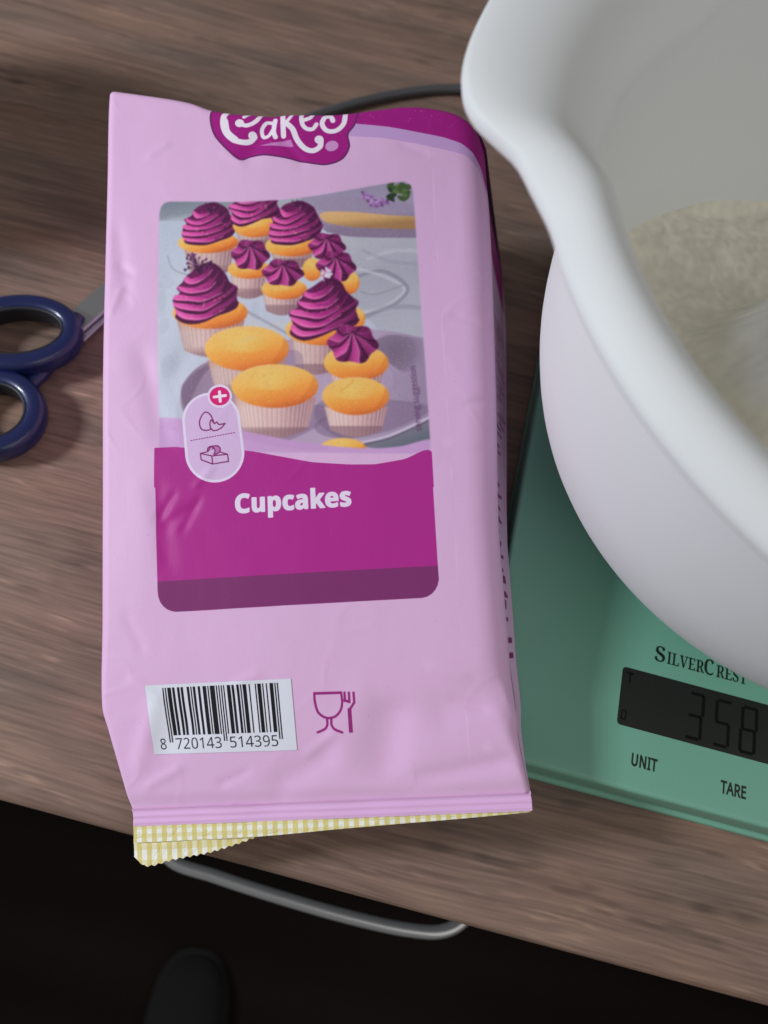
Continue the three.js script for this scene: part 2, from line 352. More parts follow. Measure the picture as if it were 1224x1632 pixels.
// colours were read off a cool, dim print proof; tone() takes that cast out
const tone = (r, g, b, al = 1) => {
  const un = (x, k) => { const l = x / 255 <= 0.04045 ? x / 255 / 12.92 : ((x / 255 + 0.055) / 1.055) ** 2.4; const m = Math.min(1, l / k); return Math.round(255 * (m <= 0.0031308 ? m * 12.92 : 1.055 * m ** (1 / 2.4) - 0.055)); };
  return `rgba(${un(r, 0.77)},${un(g, 0.8)},${un(b, 0.86)},${al})`;
};
const PINK = tone(207, 169, 210);
function makePen(c, ox, oy, k) {                                   // a pen whose points are on an enlargement: origin (ox, oy), k to one
  const P = (x, y) => sheet(ox + x / k, oy + y / k);
  const pen = {
    P,
    path(pts, closed = true, smooth = true) {
      const q = pts.map(([x, y]) => P(x, y)), n = q.length;
      c.beginPath();
      if (!smooth) { q.forEach((p, i) => (i ? c.lineTo(...p) : c.moveTo(...p))); if (closed) c.closePath(); return pen; }
      const at = (i) => (closed ? q[(i + n) % n] : q[Math.min(n - 1, Math.max(0, i))]);
      c.moveTo(...q[0]);
      for (let i = 0; i < (closed ? n : n - 1); i++) {
        const [p0, p1, p2, p3] = [at(i - 1), at(i), at(i + 1), at(i + 2)];
        c.bezierCurveTo(p1[0] + (p2[0] - p0[0]) / 6, p1[1] + (p2[1] - p0[1]) / 6, p2[0] - (p3[0] - p1[0]) / 6, p2[1] - (p3[1] - p1[1]) / 6, p2[0], p2[1]);
      }
      if (closed) c.closePath();
      return pen;
    },
    oval(x, y, rx, ry, turn = 0) {
      const pts = [];
      for (let i = 0; i < 28; i++) { const t = i / 28 * Math.PI * 2, u = rx * Math.cos(t), v = ry * Math.sin(t); pts.push([x + u * Math.cos(turn) - v * Math.sin(turn), y + u * Math.sin(turn) + v * Math.cos(turn)]); }
      return pen.path(pts);
    },
    fill(s) { c.fillStyle = s; c.fill(); return pen; },
    stroke(s, w, cap = 'round') { c.strokeStyle = s; c.lineWidth = w / k * 1.62; c.lineCap = cap; c.lineJoin = 'round'; c.stroke(); return pen; },
    ramp(x0, y0, x1, y1, ...stops) { const g = c.createLinearGradient(...P(x0, y0), ...P(x1, y1)); stops.forEach(([t, s]) => g.addColorStop(t, s)); return g; },
    glow(x, y, r, ...stops) { const [X, Y] = P(x, y), g = c.createRadialGradient(X, Y, 0, X, Y, r / k * 1.62); stops.forEach(([t, s]) => g.addColorStop(t, s)); return g; },
    text(t, x0, y0, x1, y1, font, width, colour, heavy = 0) {      // set along (x0, y0) -> (x1, y1), fitted to that length; width = height stretch
      const [X0, Y0] = P(x0, y0), [X1, Y1] = P(x1, y1), L = Math.hypot(X1 - X0, Y1 - Y0);
      c.save(); c.translate(X0, Y0); c.rotate(Math.atan2(Y1 - Y0, X1 - X0)); c.font = font; c.textBaseline = 'alphabetic';
      const s = L / c.measureText(t).width; c.scale(s, s * width); c.fillStyle = colour; c.fillText(t, 0, 0);
      if (heavy) { c.strokeStyle = colour; c.lineWidth = heavy; c.lineJoin = 'round'; c.strokeText(t, 0, 0); }
      c.restore(); return pen;
    },
  };
  return pen;
}
function drawCupcakes(c) {
  const p = makePen(c, 220, 280, 2.448);
  c.save();
  const frame = [[86, 1080], [80, 700], [84, 400], [87, 160], [92, 132], [104, 115], [125, 108], [250, 110], [420, 115], [560, 108], [700, 90], [800, 72], [900, 52], [1000, 34], [1040, 30], [1062, 42], [1073, 66], [1076, 110], [1086, 250], [1101, 480], [1121, 750], [1140, 1040], [1142, 1090]];
  p.path(frame, true, false); c.clip();
  // table top and cloths
  p.path([[40, 0], [1200, 0], [1200, 1150], [40, 1150]], true, false).fill(p.ramp(100, 100, 500, 1000, [0, tone(168, 178, 200)], [0.4, tone(188, 195, 214)], [1, tone(176, 181, 202)]));
  p.path([[40, 80], [700, 60], [700, 170], [420, 186], [40, 182]], true, false).fill(p.ramp(80, 110, 90, 190, [0, tone(112, 122, 138)], [0.8, tone(132, 140, 154)], [1, tone(160, 166, 180)]));
  for (let i = 0; i < 60; i++) { const x = 90 + rnd() * 480, y = 180 + rnd() * 760; p.oval(x, y, 20 + rnd() * 60, 6 + rnd() * 20, rnd() * 2).fill(rnd() > 0.5 ? tone(188, 192, 204, 0.12) : tone(130, 135, 152, 0.1)); }
  p.path([[640, 0], [1200, 0], [1200, 250], [900, 250], [740, 232], [640, 150]], true, false).fill(p.ramp(700, 70, 720, 250, [0, tone(146, 138, 166)], [0.5, tone(158, 146, 178)], [1, tone(128, 116, 146)]));
  p.path([[690, 100], [860, 96], [1090, 120], [1090, 150], [760, 150], [700, 140]]).fill(tone(150, 138, 168));
  p.path([[712, 168], [740, 152], [860, 152], [980, 162], [1100, 170], [1100, 212], [960, 214], [840, 210], [745, 196]]).fill(p.ramp(800, 150, 805, 214, [0, tone(214, 172, 124)], [0.5, tone(204, 164, 112)], [1, tone(160, 122, 84)]));
  p.path([[760, 212], [900, 220], [1100, 216], [1100, 246], [900, 250], [780, 240]]).fill(tone(134, 118, 146));
  p.path([[690, 240], [900, 252], [1120, 248], [1150, 640], [950, 620], [840, 500], [700, 330]], true, false).fill(p.ramp(800, 250, 900, 620, [0, tone(176, 178, 192)], [0.5, tone(162, 164, 180)], [1, tone(172, 174, 190)]));
  for (const [pts, col, w] of [[[[860, 400], [960, 380], [1050, 440], [1010, 500], [890, 555]], tone(120, 122, 140, 0.55), 14], [[[850, 370], [960, 400], [1040, 450], [960, 520], [880, 540]], tone(196, 198, 210, 0.6), 12], [[[900, 330], [1000, 300], [1090, 300]], tone(196, 198, 210, 0.4), 16], [[[880, 300], [980, 340], [1090, 350]], tone(140, 142, 160, 0.35), 14], [[[890, 560], [980, 520], [1100, 520]], tone(138, 140, 158, 0.5), 18], [[[870, 460], [930, 470], [1040, 430]], tone(140, 142, 158, 0.6), 8], [[[120, 320], [140, 370], [200, 395], [260, 400]], tone(140, 146, 160, 0.8), 5], [[[420, 570], [500, 600], [560, 590]], tone(190, 190, 200, 0.8), 30], [[[400, 520], [470, 560], [580, 620]], tone(140, 140, 155, 0.6), 10]]) p.path(pts, false).stroke(col, w);
  // lilac sprig
  for (let i = 0; i < 70; i++) { const t = rnd(), x = 855 + 125 * t + rnd() * 20, y = 92 + 22 * Math.sin(t * 3) - 24 * (rnd() - 0.4) + (t < 0.4 ? -12 : 4); p.oval(x, y, 4 + rnd() * 7, 3 + rnd() * 5, rnd() * 3).fill([tone(122, 84, 140), tone(152, 112, 172), tone(96, 62, 112), tone(176, 142, 196)][i % 4]); }
  for (let i = 0; i < 30; i++) { const x = 985 + rnd() * 75, y = 45 + rnd() * 55; p.oval(x, y, 8 + rnd() * 14, 5 + rnd() * 8, rnd() * 3).fill([tone(62, 84, 52), tone(88, 112, 66), tone(40, 58, 42)][i % 3]); }
  // plate
  p.path([[172, 850], [190, 800], [262, 738], [420, 690], [620, 640], [800, 606], [950, 610], [1080, 632], [1200, 680], [1200, 935], [1130, 965], [1000, 1020], [880, 1056], [700, 1070], [420, 1060], [230, 1000], [180, 920]]).fill(p.ramp(200, 800, 1100, 900, [0, tone(140, 118, 146)], [0.3, tone(168, 146, 178)], [0.7, tone(176, 156, 186)], [1, tone(150, 134, 164)]));
  p.path([[930, 650], [990, 628], [1080, 640], [1130, 660], [1130, 740], [1040, 770], [970, 730], [930, 700]]).fill(p.glow(1000, 690, 120, [0, tone(116, 102, 126)], [0.6, tone(128, 112, 138, 0.9)], [1, tone(150, 134, 164, 0)]));
  p.path([[172, 850], [200, 795], [270, 745], [300, 740], [255, 790], [215, 870], [200, 930]]).fill(tone(112, 92, 118, 0.7));
  p.path([[700, 900], [760, 880], [980, 880], [1130, 900], [1130, 930], [980, 1000], [800, 1030], [700, 960]]).fill(tone(120, 100, 132, 0.55));
  p.path([[860, 1058], [1000, 1022], [1080, 988], [1150, 950], [1160, 1000], [1100, 1070]], true).fill(p.ramp(1000, 1010, 1020, 1070, [0, tone(120, 118, 136)], [1, tone(96, 104, 118)]));
  p.path([[840, 1052], [960, 1026], [1060, 985], [1150, 940]], false).stroke(tone(196, 184, 210), 9); p.path([[840, 1060], [960, 1036], [1060, 996], [1150, 952]], false).stroke(tone(86, 76, 100), 4);

  const liner = (x0, x1, y0, y1, dim = 1, lean = 0.1) => {
    const dx = (x1 - x0) * lean, bow = (x1 - x0) * 0.11, body = [];
    for (let i = 0; i <= 12; i++) { const t = i / 12; body.push([lerp(x0, x1, t), y0 + bow * Math.sin(Math.PI * t)]); }
    for (let i = 0; i <= 12; i++) { const t = 1 - i / 12; body.push([lerp(x0 + dx, x1 - dx, t), y1 - bow * 0.9 + bow * Math.sin(Math.PI * t)]); }
    c.save(); p.path(body, true, false); c.clip();
    p.fill(p.ramp(x0, 0, x1, 0, [0, tone(208 * dim, 182 * dim, 182 * dim)], [0.3, tone(222 * dim, 198 * dim, 196 * dim)], [0.7, tone(206 * dim, 172 * dim, 174 * dim)], [1, tone(160 * dim, 122 * dim, 134 * dim)]));
    const n = Math.max(9, Math.round((x1 - x0) / 13));
    for (let i = 0; i <= n; i++) {
      const t = 0.5 - 0.5 * Math.cos(Math.PI * i / n), xa = lerp(x0, x1, t), xb = lerp(x0 + dx, x1 - dx, t), y = bow * Math.sin(Math.PI * t);
      p.path([[xa, y0 + y - 6], [xb, y1 + y]], false, false).stroke(tone(156 * dim, 108 * dim, 112 * dim, 0.42), 3.6, 'butt');
      p.path([[xa + 5, y0 + y - 6], [xb + 4, y1 + y]], false, false).stroke(tone(226 * dim, 206 * dim, 206 * dim, 0.7), 3.2, 'butt');
    }
    p.path([[x0, y0], [x1, y0], [x1, y0 + (y1 - y0) * 0.3], [x0, y0 + (y1 - y0) * 0.3]], true, false).fill(p.ramp(0, y0, 0, y0 + (y1 - y0) * 0.45, [0, tone(190, 110, 70, 0.55)], [1, tone(190, 120, 90, 0)]));
    p.path([[x0, y1 - 40], [x1, y1 - 40], [x1, y1 + 20], [x0, y1 + 20]], true, false).fill(p.ramp(0, y1 - 30, 0, y1 + 8, [0, tone(120, 84, 100, 0)], [1, tone(110, 76, 92, 0.5)]));
    c.restore();
  };
  const cake = (x0, x1, y0, y1, warm = 0.5) => {
    const cx = (x0 + x1) / 2, cy = (y0 + y1) / 2, rx = (x1 - x0) / 2, ry = (y1 - y0) / 2;
    c.save(); p.oval(cx, cy, rx, ry); c.clip();
    p.fill(p.ramp(cx - rx * 0.1, y0, cx + rx * 0.1, y1, [0, tone(226, 186, 112)], [0.35, tone(230, 176, 92)], [0.62, tone(230, 154, 70)], [0.84, tone(222, 128, 58)], [1, tone(196, 100, 52)]));
    p.oval(cx - rx * 0.12, cy - ry * 0.32, rx * 0.7, ry * 0.5).fill(p.glow(cx - rx * 0.12, cy - ry * 0.35, rx * 0.75, [0, tone(226, 192, 110, 0.85)], [1, tone(224, 180, 90, 0)]));
    p.path([[x1, y0], [x1 + 5, y1], [cx + rx * 0.5, y1], [cx + rx * 0.8, cy]]).fill(tone(190, 92, 36, 0.28));
    for (let i = 0; i < rx * 0.9; i++) { const t = rnd() * 6.28, r = Math.sqrt(rnd()); p.oval(cx + rx * r * Math.cos(t), cy + ry * r * Math.sin(t), 1.5 + rnd() * 5, 1 + rnd() * 3, rnd() * 3).fill(rnd() > 0.55 ? tone(232, 196, 122, 0.16) : tone(186, 112, 44, 0.13)); }
    c.restore();
  };
  const FD = [tone(70, 18, 66), tone(104, 30, 94), tone(140, 46, 126), tone(168, 70, 152), tone(190, 104, 178)];
  const icing = (r, g, b, al) => tone(Math.min(255, r * 1.07), g * 1.02, b * 0.93, al);
  const swirl = (x0, x1, y0, y1, twist = 0) => {                   // piped icing seen from the side: broad folds sweeping up to the right
    const ph = rnd() * 6, at = ([u, v]) => [lerp(x0, x1, u + 0.025 * Math.sin(v * 17 + ph)) + (1 - v) * twist, lerp(y0, y1, v + 0.028 * Math.sin(u * 8.5 + v * 5 + ph) - 0.05 * u * u + 0.02)], H0 = y1 - y0, w = (x) => x * (x1 - x0);
    const taper = (pts, w0, w1, colour) => {                       // a stroke that narrows from w0 to w1
      const up = [], dn = [];
      pts.forEach(([u, v], i) => { const t = i / (pts.length - 1), q = lerp(w0, w1, t) * (i === 0 ? 0.7 : 1) / 2; up.push(at([u, v - q])); dn.unshift(at([u + 0.01, v + q])); });
      p.path([...up, ...dn]).fill(colour);
    };
    const body = [[0.02, 0.82], [-0.01, 0.6], [0.07, 0.5], [0.06, 0.4], [0.16, 0.3], [0.17, 0.2], [0.27, 0.1], [0.4, 0.02], [0.56, -0.01], [0.68, 0.06], [0.8, 0.2], [0.9, 0.34], [0.97, 0.48], [0.98, 0.6], [1.01, 0.72], [0.98, 0.84], [0.86, 0.93], [0.6, 0.98], [0.38, 1.02], [0.18, 1.0], [0.06, 0.93]].map(at);
    p.path(body).fill(icing(92, 26, 86));
    c.save(); p.path(body); c.clip();
    p.path([at([0.45, -0.1]), at([1.1, -0.1]), at([1.1, 1.1]), at([0.55, 1.1]), at([0.75, 0.6])]).fill(icing(64, 18, 64, 0.75));
    c.restore();
    const bands = [[[0.03, 0.88], [0.2, 0.94], [0.45, 0.92], [0.72, 0.82], [0.97, 0.7]], [[0.02, 0.73], [0.2, 0.8], [0.44, 0.77], [0.72, 0.63], [0.93, 0.46]], [[0.01, 0.58], [0.24, 0.64], [0.45, 0.63], [0.68, 0.48], [0.82, 0.3]], [[0.09, 0.42], [0.26, 0.5], [0.48, 0.44], [0.64, 0.3], [0.68, 0.16]], [[0.18, 0.24], [0.3, 0.32], [0.46, 0.25], [0.54, 0.1]]];
    const wide = [[0.19, 0.07], [0.16, 0.06], [0.14, 0.06], [0.14, 0.06], [0.15, 0.08]];
    bands.forEach((q, k) => {
      const [w0, w1] = wide[k], L = at(q[0]), R = at(q[q.length - 1]);
      taper(q.map(([u, v]) => [u + 0.01, v + w0 * 0.42]), w0 * 0.8, w1, icing(66, 18, 66));
      taper(q, w0, w1, p.ramp(...L, ...R, [0, icing(206, 92, 186)], [0.25, icing(190, 70, 170)], [0.5, icing(164, 50, 146)], [0.78, icing(124, 36, 112)], [1, icing(92, 28, 88)]));
      taper(q.slice(0, 4).map(([u, v]) => [u + 0.03, v + w0 * 0.3]), w0 * 0.26, w1 * 0.2, icing(214, 122, 198, 0.75));
      taper(q.slice(0, 3).map(([u, v]) => [u + 0.12, v - w0 * 0.22]), w0 * 0.3, 0.02, icing(130, 34, 118, 0.55));
    });
    taper([[0.6, 0.9], [0.8, 0.8], [0.98, 0.62]], 0.1, 0.03, icing(118, 40, 108, 0.8)); taper([[0.8, 0.62], [0.9, 0.5], [0.93, 0.4]], 0.05, 0.03, icing(124, 44, 114, 0.8));
    for (let i = 0; i < 10; i++) p.oval(...at([0.2 + 0.6 * rnd(), 0.45 + 0.5 * rnd()]), 2 + rnd() * 2, 1.6 + rnd() * 1.6).fill(rnd() > 0.4 ? icing(224, 140, 170, 0.7) : icing(220, 180, 120, 0.7));
  };
  const rosette = (x0, x1, y0, y1) => {                            // a small piped star: folded petals twisting to a point
    const cx = (x0 + x1) / 2, cy = (y0 + y1) / 2, W = (x1 - x0) / 2, Hh = (y1 - y0) / 2, outline = [], N = 6;
    for (let i = 0; i < 56; i++) { const a = i / 56 * Math.PI * 2, r = 0.95 + 0.08 * Math.sin(a * N + 1); outline.push([cx + W * r * Math.cos(a), cy + Hh * r * Math.sin(a)]); }
    c.save(); p.path(outline); c.clip();
    p.fill(p.ramp(x0, y0, x1, y1, [0, icing(138, 44, 124)], [0.5, icing(96, 26, 88)], [1, icing(56, 14, 56)]));
    const tx = cx - W * 0.04, ty = cy - Hh * 0.62;
    for (let i = 0; i < N; i++) {
      const a = i / N * Math.PI * 2 + 0.5, lit = 0.5 - 0.5 * Math.cos(a - 2.6 + Math.PI), q = (r, d, up = 0) => [cx + W * r * Math.cos(a + d), cy + Hh * r * Math.sin(a + d) - Hh * up];
      p.path([[tx, ty], q(0.5, -0.5, 0.12), q(0.8, -0.28), q(1.12, -0.2), q(1.15, 0.3), q(0.8, 0.26), q(0.45, 0.15, 0.14)]).fill(p.ramp(...q(0.7, -0.6), ...q(0.7, 0.5), [0, icing(lerp(132, 214, lit), lerp(42, 108, lit), lerp(122, 196, lit))], [0.55, icing(lerp(104, 182, lit), lerp(30, 64, lit), lerp(96, 162, lit))], [1, icing(80, 22, 78)]));
      p.path([[tx, ty], q(0.5, -0.5, 0.12), q(0.8, -0.28), q(1.12, -0.2)], false).stroke(icing(lerp(120, 206, lit), lerp(50, 126, lit), lerp(116, 198, lit), 0.75), 4.5);
      p.path([[tx, ty], q(0.48, 0.2, 0.12), q(0.8, 0.34), q(1.12, 0.4)], false).stroke(icing(50, 12, 52, 0.8), 6);
    }
    c.restore();
  };
  const sprig = (x, y, s, n) => { for (let i = 0; i < n; i++) { const t = rnd(), q = [x + (rnd() - 0.5) * 110 * s, y - t * 70 * s]; p.path([[x + 10 * s, y + 14 * s], [(q[0] + x) / 2, (q[1] + y) / 2 - 6], q], false).stroke(tone(60, 26, 64, 0.9), 3); p.oval(q[0], q[1], 7 * s, 4 * s, rnd() * 3).fill([tone(72, 28, 78), tone(112, 56, 116), tone(50, 22, 56)][i % 3]); } };
  // back row
  liner(185, 382, 292, 400, 0.94); cake(160, 397, 228, 312); swirl(176, 386, 112, 266, 4); sprig(285, 150, 0.5, 10);
  liner(388, 535, 225, 300, 0.9); cake(374, 548, 160, 252); swirl(364, 554, 40, 190, 0);
  liner(522, 688, 305, 372, 0.9); cake(500, 702, 242, 326); swirl(514, 718, 108, 268, 8); sprig(620, 130, 0.4, 8);
  liner(366, 506, 398, 488, 0.98); cake(354, 522, 338, 412); rosette(368, 518, 258, 380);
  cake(644, 720, 330, 420); rosette(668, 812, 232, 340);
  cake(790, 866, 380, 470); rosette(698, 852, 302, 424);
  liner(490, 640, 465, 552, 0.98); cake(485, 662, 410, 492); rosette(488, 650, 334, 442);
  // left big
  liner(158, 420, 570, 712, 0.95); cake(140, 432, 478, 605); swirl(144, 394, 352, 562, 0); sprig(240, 378, 0.95, 26);
  // centre big
  cake(800, 888, 520, 610);
  liner(602, 790, 645, 782, 0.96); cake(578, 870, 545, 670); swirl(592, 852, 414, 624, 22);
  for (let i = 0; i < 14; i++) p.oval(733 + (rnd() - 0.5) * 44, 394 + (rnd() - 0.5) * 44, 4 + rnd() * 8, 3 + rnd() * 5, rnd() * 3).fill([tone(206, 196, 214), tone(182, 160, 200), tone(224, 220, 226)][i % 3]);
  // plain ones and the small frosted one
  p.path([[560, 700], [640, 700], [640, 800], [560, 830]]).fill(tone(120, 98, 130, 0.35));
  liner(274, 582, 725, 860, 0.94); cake(264, 593, 594, 768);
  p.oval(430, 645, 40, 10, -0.25).fill(tone(216, 186, 126, 0.5));
  liner(748, 962, 770, 850, 0.98); cake(727, 979, 668, 806); rosette(742, 938, 586, 742);
  p.path([[390, 960], [700, 900], [730, 960], [560, 1040]]).fill(tone(112, 90, 122, 0.45));
  liner(376, 698, 868, 1026, 1); cake(368, 706, 742, 912);
  p.oval(800, 985, 110, 46).fill(tone(108, 86, 118, 0.45));
  liner(728, 976, 905, 1022, 1); cake(721, 981, 792, 940); p.path([[790, 850], [835, 815], [842, 800]], false).stroke(tone(196, 140, 60, 0.6), 4);
  cake(712, 892, 1028, 1110);
  p.text('serving suggestion', 1107, 1000, 1083, 746, '40px sans-serif', 1.08, tone(86, 50, 92), 0.6);
  // the pale wave across the foot of the picture
  p.path([[40, 943], [75, 945], [190, 955], [410, 1000], [560, 1030], [720, 1055], [890, 1068], [1020, 1061], [1160, 1036], [1160, 1160], [40, 1160]]).fill(tone(190, 150, 202));
  p.path([[40, 940], [75, 945], [410, 1000], [560, 1030], [720, 1056], [720, 1078], [540, 1060], [400, 1030], [40, 980]]).fill(tone(182, 142, 194, 0.5));
  c.restore();
}
function drawFront(c, w, h) {
  c.fillStyle = PINK; c.fillRect(0, 0, w, h);
  // magenta block with its darker foot
  const m = makePen(c, 230, 680, 2.448);
  c.save();
  m.path([[44, 88], [50, 400], [57, 640], [59, 662], [66, 684], [78, 701], [94, 714], [112, 721], [130, 723.5], [160, 722], [600, 696], [1085, 669], [1105, 664], [1122, 653], [1136, 637], [1145, 618], [1149, 598], [1145, 540], [1130, 300], [1118, 98], [1118, 40], [44, 40]], true, false); c.clip();
  m.path([[0, 88], [170, 87], [390, 97], [520, 118], [660, 143], [800, 152], [900, 151], [1010, 132], [1130, 97], [1180, 600], [1180, 780], [0, 780]], true, false).fill(tone(163, 40, 134));
  m.path([[0, 608], [57, 606], [600, 574], [1200, 541], [1200, 780], [0, 780]], true, false).fill(tone(118, 46, 104));
  c.restore();
  const pic = document.createElement('canvas'); pic.width = w; pic.height = h;
  const pc = pic.getContext('2d'); drawCupcakes(pc);
  c.filter = 'blur(1.7px)'; c.drawImage(pic, 0, 0); c.filter = 'none';
  const q0 = sheet(256, 320), q1 = sheet(670, 712);
  for (let i = 0; i < 9000; i++) { const x = lerp(q0[0] + 6, q1[0], rnd()), y = lerp(q0[1] + 30, q1[1] - 60, rnd()); c.fillStyle = rnd() > 0.5 ? 'rgba(255,244,240,0.07)' : 'rgba(40,10,40,0.025)'; c.fillRect(x, y, 1 + rnd() * 4, 1 + rnd() * 3); }
  c.save();
  m.path([[44, 86], [1118, 40], [1160, 760], [40, 760]], true, false); c.clip();
  m.path([[40, 89], [170, 87], [390, 97], [520, 118], [660, 143], [800, 152], [900, 151], [1010, 132], [1118, 99], [1126, 240], [40, 240]], true).fill(tone(163, 40, 134));
  c.restore();
  m.text('Cupcakes', 356, 341, 812, 311, 'bold 100px sans-serif', 1.02, tone(216, 206, 230), 5);
  // badge: what to add
  const b = makePen(c, 280, 600, 6.8);
  const cap = []; for (let i = 0; i <= 20; i++) { const t = Math.PI + i / 20 * Math.PI; cap.push([398 + 300 * Math.cos(t), 492 + 290 * Math.sin(t)]); } for (let i = 0; i <= 20; i++) { const t = i / 20 * Math.PI; cap.push([436 + 306 * Math.cos(t), 836 + 312 * Math.sin(t)]); }
  b.path(cap, true, false).fill(tone(199, 172, 214)); b.path(cap, true, false).stroke(tone(214, 202, 230), 26);
  b.oval(490, 228, 132, 126).fill(tone(214, 202, 230)); b.oval(490, 229, 109, 100).fill(tone(200, 30, 112));
  b.path([[487, 182], [496, 284]], false, false).stroke(tone(226, 214, 232), 30); b.path([[430, 238], [552, 222]], false, false).stroke(tone(226, 214, 232), 30);
  const ink = tone(116, 24, 90);
  b.path([[272, 520], [290, 450], [325, 406], [352, 402], [385, 425], [410, 470], [425, 520], [400, 580], [345, 598], [295, 585]]).stroke(ink, 12);
  b.path([[392, 490], [384, 530], [392, 575], [420, 602], [462, 596], [510, 570], [548, 524], [482, 536], [458, 508], [432, 526], [402, 486]], true, false).fill(tone(199, 172, 214)).stroke(ink, 12);
  for (let i = 0; i < 17; i++) { const x = 180 + i * 28.5, y = 708 - i * 5.2; b.path([[x, y], [x + 13, y - 2.4]], false, false).stroke(ink, 8); }
  b.path([[284, 848], [292, 916], [414, 962], [586, 932], [574, 856]], false, false).stroke(ink, 11); b.path([[284, 848], [408, 874], [574, 856]], false, false).stroke(ink, 11); b.path([[408, 874], [414, 962]], false, false).stroke(ink, 11);
  b.path([[284, 848], [362, 828]], false, false).stroke(ink, 11); b.path([[574, 856], [496, 832]], false, false).stroke(ink, 11);
  b.path([[362, 826], [362, 794], [385, 774], [450, 764], [486, 776], [497, 806], [484, 838], [430, 858], [440, 820], [420, 782], [392, 782], [378, 806]]).fill(tone(170, 110, 170)).stroke(ink, 11); b.path([[404, 806], [420, 790], [436, 800]], false).stroke(ink, 9);
  // glass and fork
  const g = makePen(c, 140, 1000, 2.448), gi = tone(140, 38, 116);
  g.path([[886, 257], [990, 254]], false, false).stroke(gi, 9); g.path([[886, 256], [888, 290], [900, 330], [925, 350], [944, 353], [968, 346], [988, 322], [994, 290], [990, 254]], false).stroke(gi, 8);
  g.path([[934, 353], [936, 378], [926, 396], [898, 409]], false).stroke(gi, 8); g.path([[952, 353], [952, 378], [964, 396], [994, 409]], false).stroke(gi, 8);
  for (const x of [1003, 1020]) g.path([[x, 250], [x + 2, 290]], false, false).stroke(gi, 8, 'butt'); g.path([[1038, 250], [1041, 292], [1023, 320]], false, false).stroke(gi, 8, 'butt'); g.path([[1003, 284], [1022, 290]], false, false).stroke(gi, 9); g.path([[1022, 314], [1028, 410]], false, false).stroke(gi, 13, 'butt');
  // top: magenta band, its pale echo, and the logo the fold cuts through
  const l = makePen(c, 140, 100, 3.06), X = 1040, mag = tone(150, 26, 124), white = tone(222, 216, 232);
  l.path([[X + 60, -200], [X + 1100, -200], [X + 1100, 700], [X + 920, 580], [X + 870, 500], [X + 800, 452], [X + 700, 430], [X + 560, 402], [X + 400, 376], [X + 230, 365]], true, false).fill(tone(182, 148, 202));
  l.path([[X + 60, -200], [X + 1100, -200], [X + 1100, 640], [X + 930, 560], [X + 895, 492], [X + 840, 430], [X + 780, 396], [X + 700, 371], [X + 560, 345], [X + 430, 321], [X + 200, 296]], true, false).fill(mag);
  const blob = [[601, 290], [606, 238], [640, 200], [700, 120], [900, 60], [1200, 80], [1300, 180], [1317, 250], [1300, 310], [1268, 358], [1276, 420], [1242, 480], [1172, 508], [1110, 505], [1040, 492], [950, 472], [860, 460], [795, 467], [746, 483], [684, 432], [624, 362]];
  l.path(blob).fill(mag); l.path(blob).stroke(tone(96, 36, 96), 9);
  l.path([[838, 410], [920, 398], [992, 384], [1006, 420], [920, 416]], true, false).fill(tone(184, 120, 184)); l.oval(1192, 416, 32, 26, -0.3).fill(tone(192, 138, 196));
  const s = (pts, w) => l.path(pts, false).stroke(white, w);
  s([[742, 170], [700, 215], [664, 270], [668, 330], [700, 374], [745, 394], [790, 392], [814, 368]], 29); s([[668, 290], [680, 345], [720, 384]], 36); l.oval(806, 362, 21, 21).fill(white);
  s([[742, 302], [778, 312], [824, 288], [850, 240], [852, 190]], 22); l.oval(742, 300, 22, 20).fill(white); s([[764, 268], [800, 236], [812, 200]], 20);
  s([[902, 296], [872, 296], [850, 330], [858, 366], [884, 362], [904, 330]], 19); s([[914, 282], [908, 340], [918, 372]], 23);
  s([[950, 190], [952, 270], [957, 366]], 25); s([[964, 300], [988, 270], [1004, 232], [1012, 196]], 17); s([[968, 300], [1000, 330], [1024, 386], [1060, 428], [1100, 440], [1134, 420], [1138, 388]], 27); l.oval(1130, 384, 22, 21).fill(white);
  s([[1050, 286], [1088, 270], [1096, 236], [1070, 220], [1046, 246], [1044, 292], [1064, 326], [1098, 330], [1116, 306]], 21);
  s([[1252, 170], [1256, 250], [1248, 304], [1212, 338], [1168, 338], [1144, 306], [1156, 272], [1184, 266], [1196, 288]], 24);
  s([[960, 232], [1010, 222]], 10);
  // rubbed specks on the fold
  for (let i = 0; i < 420; i++) { const x = 600 + rnd() * 1350, y = 190 + rnd() * 270 * rnd(); if (x < 1300 || y < 300 + (x - 1300) * 0.3) l.oval(x, y, 1 + rnd() * 4, 0.8 + rnd() * 2.5, rnd() * 3).fill(tone(206, 150, 206, 0.12 + rnd() * 0.28)); }
  for (let i = 0; i < 60; i++) { const q = sheet(170 + rnd() * 640, 300 + rnd() * 980); c.fillStyle = 'rgba(90,60,90,0.22)'; c.fillRect(q[0], q[1], 1.5 + rnd() * 2, 1.5); }
}
